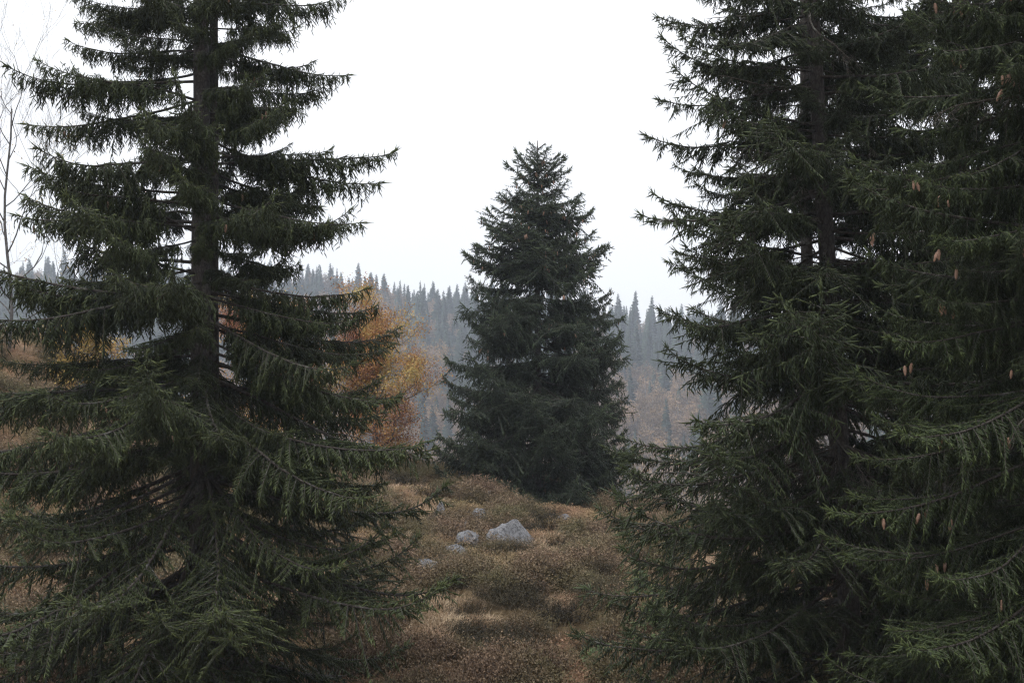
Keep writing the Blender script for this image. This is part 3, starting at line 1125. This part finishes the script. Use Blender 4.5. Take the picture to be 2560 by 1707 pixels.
def grass_tuft(seed):
    rg = np.random.default_rng(seed)
    n = 46
    a = rg.random(n) * 6.283
    r = 0.16 * np.sqrt(rg.random(n))
    base = np.stack([r * np.cos(a), r * np.sin(a), np.full(n, -0.03)], -1)
    b = a + rg.normal(0, 0.9, n)
    out = np.stack([np.cos(b), np.sin(b), 0 * b], -1)
    h = rg.uniform(0.14, 0.36, n)[:, None]
    bend = rg.uniform(0.3, 1.2, n)[:, None]
    p1 = base + UP * h * 0.6 + out * h * 0.22 * bend
    p2 = p1 + UP * h * (0.45 - 0.35 * bend) + out * h * 0.5 * bend
    w = np.stack([-np.sin(b + 0.7), np.cos(b + 0.7), 0 * b], -1) * 0.0045
    V = np.stack([base - w, base + w, p1 - w * 0.8, p1 + w * 0.8, p2], 1).reshape(-1, 3)
    i = np.arange(n)[:, None] * 5
    T = np.concatenate([i + [0, 1, 3], i + [0, 3, 2], i + [2, 3, 4]])
    mb = MB()
    mb.add(V, T, 0, np.repeat(np.clip(rg.normal(0.5, 0.28, n), 0, 1), 5))
    return mb.mesh('grass_tuft', [M['grass']])


def sprig_clump(seed, mat, n, H, R, leaf, per, name):
    rg = np.random.default_rng(seed)
    mb = MB()
    for k in range(n):
        a = rg.random() * 6.283
        r = R * math.sqrt(rg.random())
        p = np.array([r * math.cos(a), r * math.sin(a), -0.03])
        h = H * (1 - 0.55 * (r / R) ** 2) * rg.uniform(0.7, 1.15)
        tip = p + np.array([math.cos(a) * r * 0.5 + rg.normal(0, 0.03), math.sin(a) * r * 0.5 + rg.normal(0, 0.03), h])
        s = np.array([-math.sin(a), math.cos(a), 0]) * 0.003
        mb.add([p - s, p + s, tip], [(0, 1, 2)], 0, 0.1)
        u = rg.uniform(0.3, 1.05, per)[:, None]
        C = p + (tip - p) * u + rg.normal(0, 0.018, (per, 3))
        d = norm(rg.normal(size=(per, 3)) + [0, 0, 0.7])
        e = norm(np.cross(d, rg.normal(size=(per, 3))))
        l = leaf * rg.uniform(0.6, 1.3, (per, 1))
        V = np.stack([C - e * l * 0.3, C + e * l * 0.3, C + d * l], 1).reshape(-1, 3)
        mb.add(V, np.arange(per * 3).reshape(-1, 3), 0, np.repeat(np.clip(rg.normal(0.3, 0.05, per) + 0.35 * u[:, 0] ** 3, 0, 1), 3))
    return mb.mesh(name, [mat])


tufts = [grass_tuft(700 + k) for k in range(6)]
bilb = [sprig_clump(720 + k, M['bilberry'], 40, 0.2, 0.2, 0.023, 11, 'bilberry_clump') for k in range(5)]
heath = [sprig_clump(740 + k, M['heather'], 50, 0.26, 0.2, 0.02, 11, 'heather_clump') for k in range(5)]

# larger single heather bushes stand at these places
bushes = [(1120, 1445, 29.5, 1.2), (1185, 1470, 28.4, 1.1), (1250, 1465, 28.8, 0.9), (1480, 1470, 28.9, 1.3), (1280, 1510, 27.6, 1.0), (1430, 1550, 26.4, 1.3),
          (1200, 1590, 25.7, 1.1), (1300, 1590, 25.6, 1.0), (1395, 1370, 33.5, 1.0), (1440, 1405, 31.6, 0.9), (1330, 1300, 38.0, 1.3), (1360, 1330, 36.0, 1.4),
          (1100, 1310, 37.4, 1.0), (960, 1205, 45.0, 1.4), (1080, 1240, 43.0, 1.2), (1010, 1215, 44.8, 1.2), (1240, 1225, 44.3, 1.2), (1515, 1365, 33.8, 1.0), (1000, 1370, 33.8, 1.0),
          (1220, 1385, 33.4, 1.0), (1290, 1378, 33.9, 0.9)] + [(int(a), int(b), 0, float(c)) for a, b, c in zip(rng.uniform(960, 1640, 34), rng.uniform(1270, 1690, 34), rng.uniform(0.6, 1.2, 34))]
BUSH = []
for px, py, _d, s_ in bushes:
    D = pick(px, py)
    BUSH.append(((px - 1280) / FPX * D, D, s_))

NC = 70000
cy_ = 19.5 + (52 - 19.5) * rng.random(NC) ** 0.9
cx_ = (rng.random(NC) * 2 - 1) * (cy_ * 0.40 + 1.5)
g1 = fbm(cx_ / 2.6 + 3.1, cy_ / 3.6, 7, 3) + 0.25 * fbm(cx_ / 0.7, cy_ / 0.7, 2, 2)
g2 = fbm(cx_ / 0.95 + 9.0, cy_ / 1.35 + 4.0, 9, 3) + 0.2 * fbm(cx_ / 0.6, cy_ / 0.6, 3, 2)
g1 = g1 + 0.25 * sstep(1.0, 6.0, cx_) * sstep(28, 36, cy_) + 0.22 * np.exp(-((cx_ + 0.5) / 2.6) ** 2 - ((cy_ - 28.6) / 2.0) ** 2) - 0.2 * sstep(28, 24, cy_)
ok_ = np.ones(NC, bool)
for rx, ry, rw, rd in ROCKS:                          # the stones keep their faces clear of plants
    inr = (np.abs(cx_ - rx) < rw * 0.55) & (cy_ < ry + rd * 0.4) & (cy_ > ry - rd * 0.5 - 1.3)
    ok_ &= ~(inr & (rng.random(NC) < np.where(cy_ < ry - rd * 0.5 - 0.5, 0.7, 0.95)))
for bx_, by_, bs_ in BUSH + [(a_, b_, c_ * 0.9) for a_, b_, c_ in YOUNG]:
    ok_ &= ((cx_ - bx_) ** 2 + ((cy_ - by_ + 0.25) * 0.8) ** 2) > (0.42 * bs_) ** 2
cx_, cy_, g1, g2 = cx_[ok_], cy_[ok_], g1[ok_], g2[ok_]
NC = len(cx_)
cz_ = ground(cx_, cy_)
kind = np.where(g2 > 0.13, 2, np.where(g1 > 0.06, 0, 1))
u = rng.random(NC)
kind = np.where(u < 0.09, rng.integers(0, 3, NC), kind)
for kk, (nm, ms, lab, sc0, sc1) in enumerate((('dry_grass', tufts, 'dry tan moor grass covering the mound', 0.7, 1.3),
                                              ('bilberry_cover', bilb, 'olive brown bilberry carpet on the mound', 0.8, 1.7),
                                              ('heather_cover', heath, 'dark brown heather patches on the mound', 0.8, 2.0))):
    q = kind == kk
    n = int(q.sum())
    hump = 1.0 if kk == 0 else None
    S = rng.uniform(sc0, sc1, n) * (1 + (0.6 * np.clip(g2[q], -0.3, 0.6) if kk == 2 else 0))
    gn_scatter(nm, np.stack([cx_[q], cy_[q], cz_[q]], -1), np.stack([rng.normal(0, 0.12, n), rng.normal(0, 0.12, n), rng.random(n) * 6.283], -1), S,
               rng.integers(0, len(ms), n), ms, lab)

# larger single heather bushes
bush_mesh = [sprig_clump(760 + k, M['dark_heather'], 260, 0.42, 0.45, 0.024, 13, 'heather_bush') for k in range(4)]
for k, (x, D, s) in enumerate(BUSH):
    o = link(bpy.data.objects.new('heather_bush', bush_mesh[k % 4]))
    o.location = (x, D, gz(x, D) + 0.03)
    o.rotation_euler = (0, 0, k * 1.7)
    o.scale = (s, s, s * 0.85)
    tag(o, 'dark rounded heather bush standing out of the brown mound', 'bush', 'heather bushes on the mound')


# ------------------------------------------------------------------ far wooded hillside
def far_spruce(seed):
    rg = np.random.default_rng(seed)
    mb = MB()
    H = rg.uniform(22, 33)
    V, F = tube([(0, 0, -1), (0, 0, H * 0.5), (0, 0, H)], [0.35, 0.2, 0.03], 5)
    mb.add(V, F, 1)
    wid = rg.uniform(0.13, 0.19)
    pw = rg.uniform(0.6, 0.95)
    lop = rg.random() * 6.283
    for i in range(290):
        f = 0.1 + 0.89 * (i / 290) + rg.uniform(-0.01, 0.01)
        z = f * H
        a = i * 2.39996 + rg.uniform(-0.4, 0.4)
        rr = (H * wid * (1 - f) ** pw + 0.25) * rg.uniform(0.5, 1.2) * (1 + 0.18 * math.cos(a - lop))
        o = np.array([math.cos(a), math.sin(a), 0])
        s = np.array([-math.sin(a), math.cos(a), 0])
        p0 = np.array([0, 0, z])
        dz = -rg.uniform(0.15, 0.5) * rr
        t = rg.random()
        p1 = p0 + o * rr * 0.55 + UP * dz * 0.6
        p2 = p0 + o * rr + UP * (dz + rg.uniform(0, 0.25) * rr)
        for q in (-1, 0, 1):
            e = p2 + s * q * rr * rg.uniform(0.25, 0.45) - o * abs(q) * rr * 0.2 - UP * rg.uniform(0, 0.5)
            w = s * rr * 0.14
            mb.add([p0 + s * q * rr * 0.05, p1 + s * q * rr * 0.2 - w, e, p1 + s * q * rr * 0.2 + w - UP * 0.3 * rr], [(0, 1, 2), (0, 2, 3)], 0, t)
    return mb.mesh('far_spruce', [M['far_spruce'], M['far_trunk']])


def far_beech(seed):
    rg = np.random.default_rng(seed)
    mb = MB()
    H = rg.uniform(17, 25)
    V, F = tube([(0, 0, -1), (0.2, 0, H * 0.4), (0, 0.2, H * 0.85)], [0.3, 0.2, 0.05], 5)
    mb.add(V, F, 1)
    for k in range(9):
        a = k * 2.4
        p = np.array([0, 0, H * (0.25 + 0.06 * k)])
        e = p + np.array([math.cos(a), math.sin(a), 0.9]) * H * 0.2
        V, F = tube([p, e], [0.1, 0.03], 3)
        mb.add(V, F, 1)
    lob = rg.normal(size=(16, 3))
    lob = norm(lob) * rg.uniform(0.35, 0.8, (16, 1))
    n = 2200
    ix = rg.integers(0, 16, n)
    C = lob[ix] + norm(rg.normal(size=(n, 3))) * (0.32 * rg.random((n, 1)) ** 0.4)
    C = C * np.array([H * 0.3, H * 0.3, H * 0.42]) + np.array([0, 0, H * 0.58])
    a = norm(rg.normal(size=(n, 3)))
    b = norm(np.cross(a, rg.normal(size=(n, 3))))
    s = rg.uniform(0.22, 0.55, (n, 1))
    V = np.stack([C + a * s, C + b * s * 0.8, C - a * s * 0.7 - b * s * 0.5], 1).reshape(-1, 3)
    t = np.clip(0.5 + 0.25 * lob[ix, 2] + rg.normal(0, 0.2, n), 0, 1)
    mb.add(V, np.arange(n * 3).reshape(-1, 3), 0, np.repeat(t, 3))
    return mb.mesh('far_beech', [M['far_beech'], M['far_trunk']])


FS = [far_spruce(800 + k) for k in range(10)]
FBm = [far_beech(820 + k) for k in range(5)]
cell = 6.8
tr_ = []
for yy in np.arange(300, 770, cell):
    for xx in np.arange(-0.46 * yy - 15, 0.46 * yy + 15, cell):
        x = xx + rng.uniform(-0.45, 0.45) * cell
        y = yy + rng.uniform(-0.45, 0.45) * cell
        if rng.random() < 0.06:
            continue
        low = 1 - sstep(390, 600, y)                       # broadleaves lower down the slope
        isb = rng.random() < 0.16 + 0.75 * low + 0.5 * float(fbm(np.array(x / 65), np.array(y / 65), 8))
        tr_.append((x, y, gz(x, y) - 0.3, int(isb)))
own, rest = [], []
for x, y, z, b in tr_:
    px = 1280 + x / y * FPX
    (own if (858 < px < 1105 or 1545 < px < 1700) else rest).append((x, y, z, b))
own.sort(key=lambda t: t[1])
# the ones that show: thin the hidden ones so that no more than 300 stand as single trees
if len(own) > 296:
    keep = set(rng.choice(len(own), 296, replace=False).tolist())
    rest += [o for i, o in enumerate(own) if i not in keep]
    own = [o for i, o in enumerate(own) if i in keep]
for k, (x, y, z, b) in enumerate(own):
    ms = FBm if b else FS
    o = link(bpy.data.objects.new('far_beech_tree' if b else 'far_spruce_tree', ms[k % len(ms)]))
    o.location = (x, y, z)
    s = float(rng.uniform(0.38, 0.95))
    o.rotation_euler = (0, 0, float(rng.random() * 6.28))
    o.scale = (s, s, s * float(rng.uniform(0.9, 1.1)))
    if b:
        tag(o, 'hazy brown autumn tree on the far wooded hillside', 'tree', 'autumn trees on the far hillside')
    else:
        tag(o, 'hazy grey spruce on the far wooded hillside', 'tree', 'spruces on the far hillside')
_D = 470.0
_x = (1083 - 1280) / FPX * _D
o = link(bpy.data.objects.new('far_beech_tree', FBm[1]))
o.location = (_x, _D, CAMZ + (853.5 - 1010) / FPX * _D)
o.scale = (0.95, 0.95, 0.95)
tag(o, 'single rounded orange brown tree below the ridge spruces, left of the lone spruce', 'tree', 'autumn trees on the far hillside')
R_ = np.array(rest)
for b, nm, ms, lab in ((0, 'far_spruce_wood', FS, 'hazy spruce wood covering the far hillside'), (1, 'far_autumn_wood', FBm, 'hazy brown broadleaf wood low on the far hillside')):
    q = R_[R_[:, 3] == b]
    n = len(q)
    gn_scatter(nm, q[:, :3], np.stack([np.zeros(n), np.zeros(n), rng.random(n) * 6.28], -1), rng.uniform(0.38, 0.95, n), rng.integers(0, len(ms), n), ms, lab)


# ------------------------------------------------------------------ haze
def haze():
    mb = MB()
    x, y0, y1, z0, z1 = GX + 15, -85, GY + 15, CAMZ - 80, CAMZ + 75
    V = [(-x, y0, z0), (x, y0, z0), (x, y1, z0), (-x, y1, z0), (-x, y0, z1), (x, y0, z1), (x, y1, z1), (-x, y1, z1)]
    T = []
    for a, b, c, d in ((0, 3, 2, 1), (4, 5, 6, 7), (0, 1, 5, 4), (1, 2, 6, 5), (2, 3, 7, 6), (3, 0, 4, 7)):
        T += [(a, b, c), (a, c, d)]
    mb.add(V, T)
    m = bpy.data.materials.new('haze')
    m.use_nodes = True
    t = m.node_tree
    t.nodes.clear()
    o = t.nodes.new('ShaderNodeOutputMaterial')
    v = t.nodes.new('ShaderNodeVolumePrincipled')
    v.inputs['Color'].default_value = (0.8, 0.88, 1.0, 1)
    v.inputs['Density'].default_value = 0.00042
    v.inputs['Anisotropy'].default_value = 0.2
    t.links.new(v.outputs[0], o.inputs['Volume'])
    ob = link(bpy.data.objects.new('haze', mb.mesh('haze', [m])))
    tag(ob, 'thin grey autumn haze filling the valley', kind='stuff')


haze()
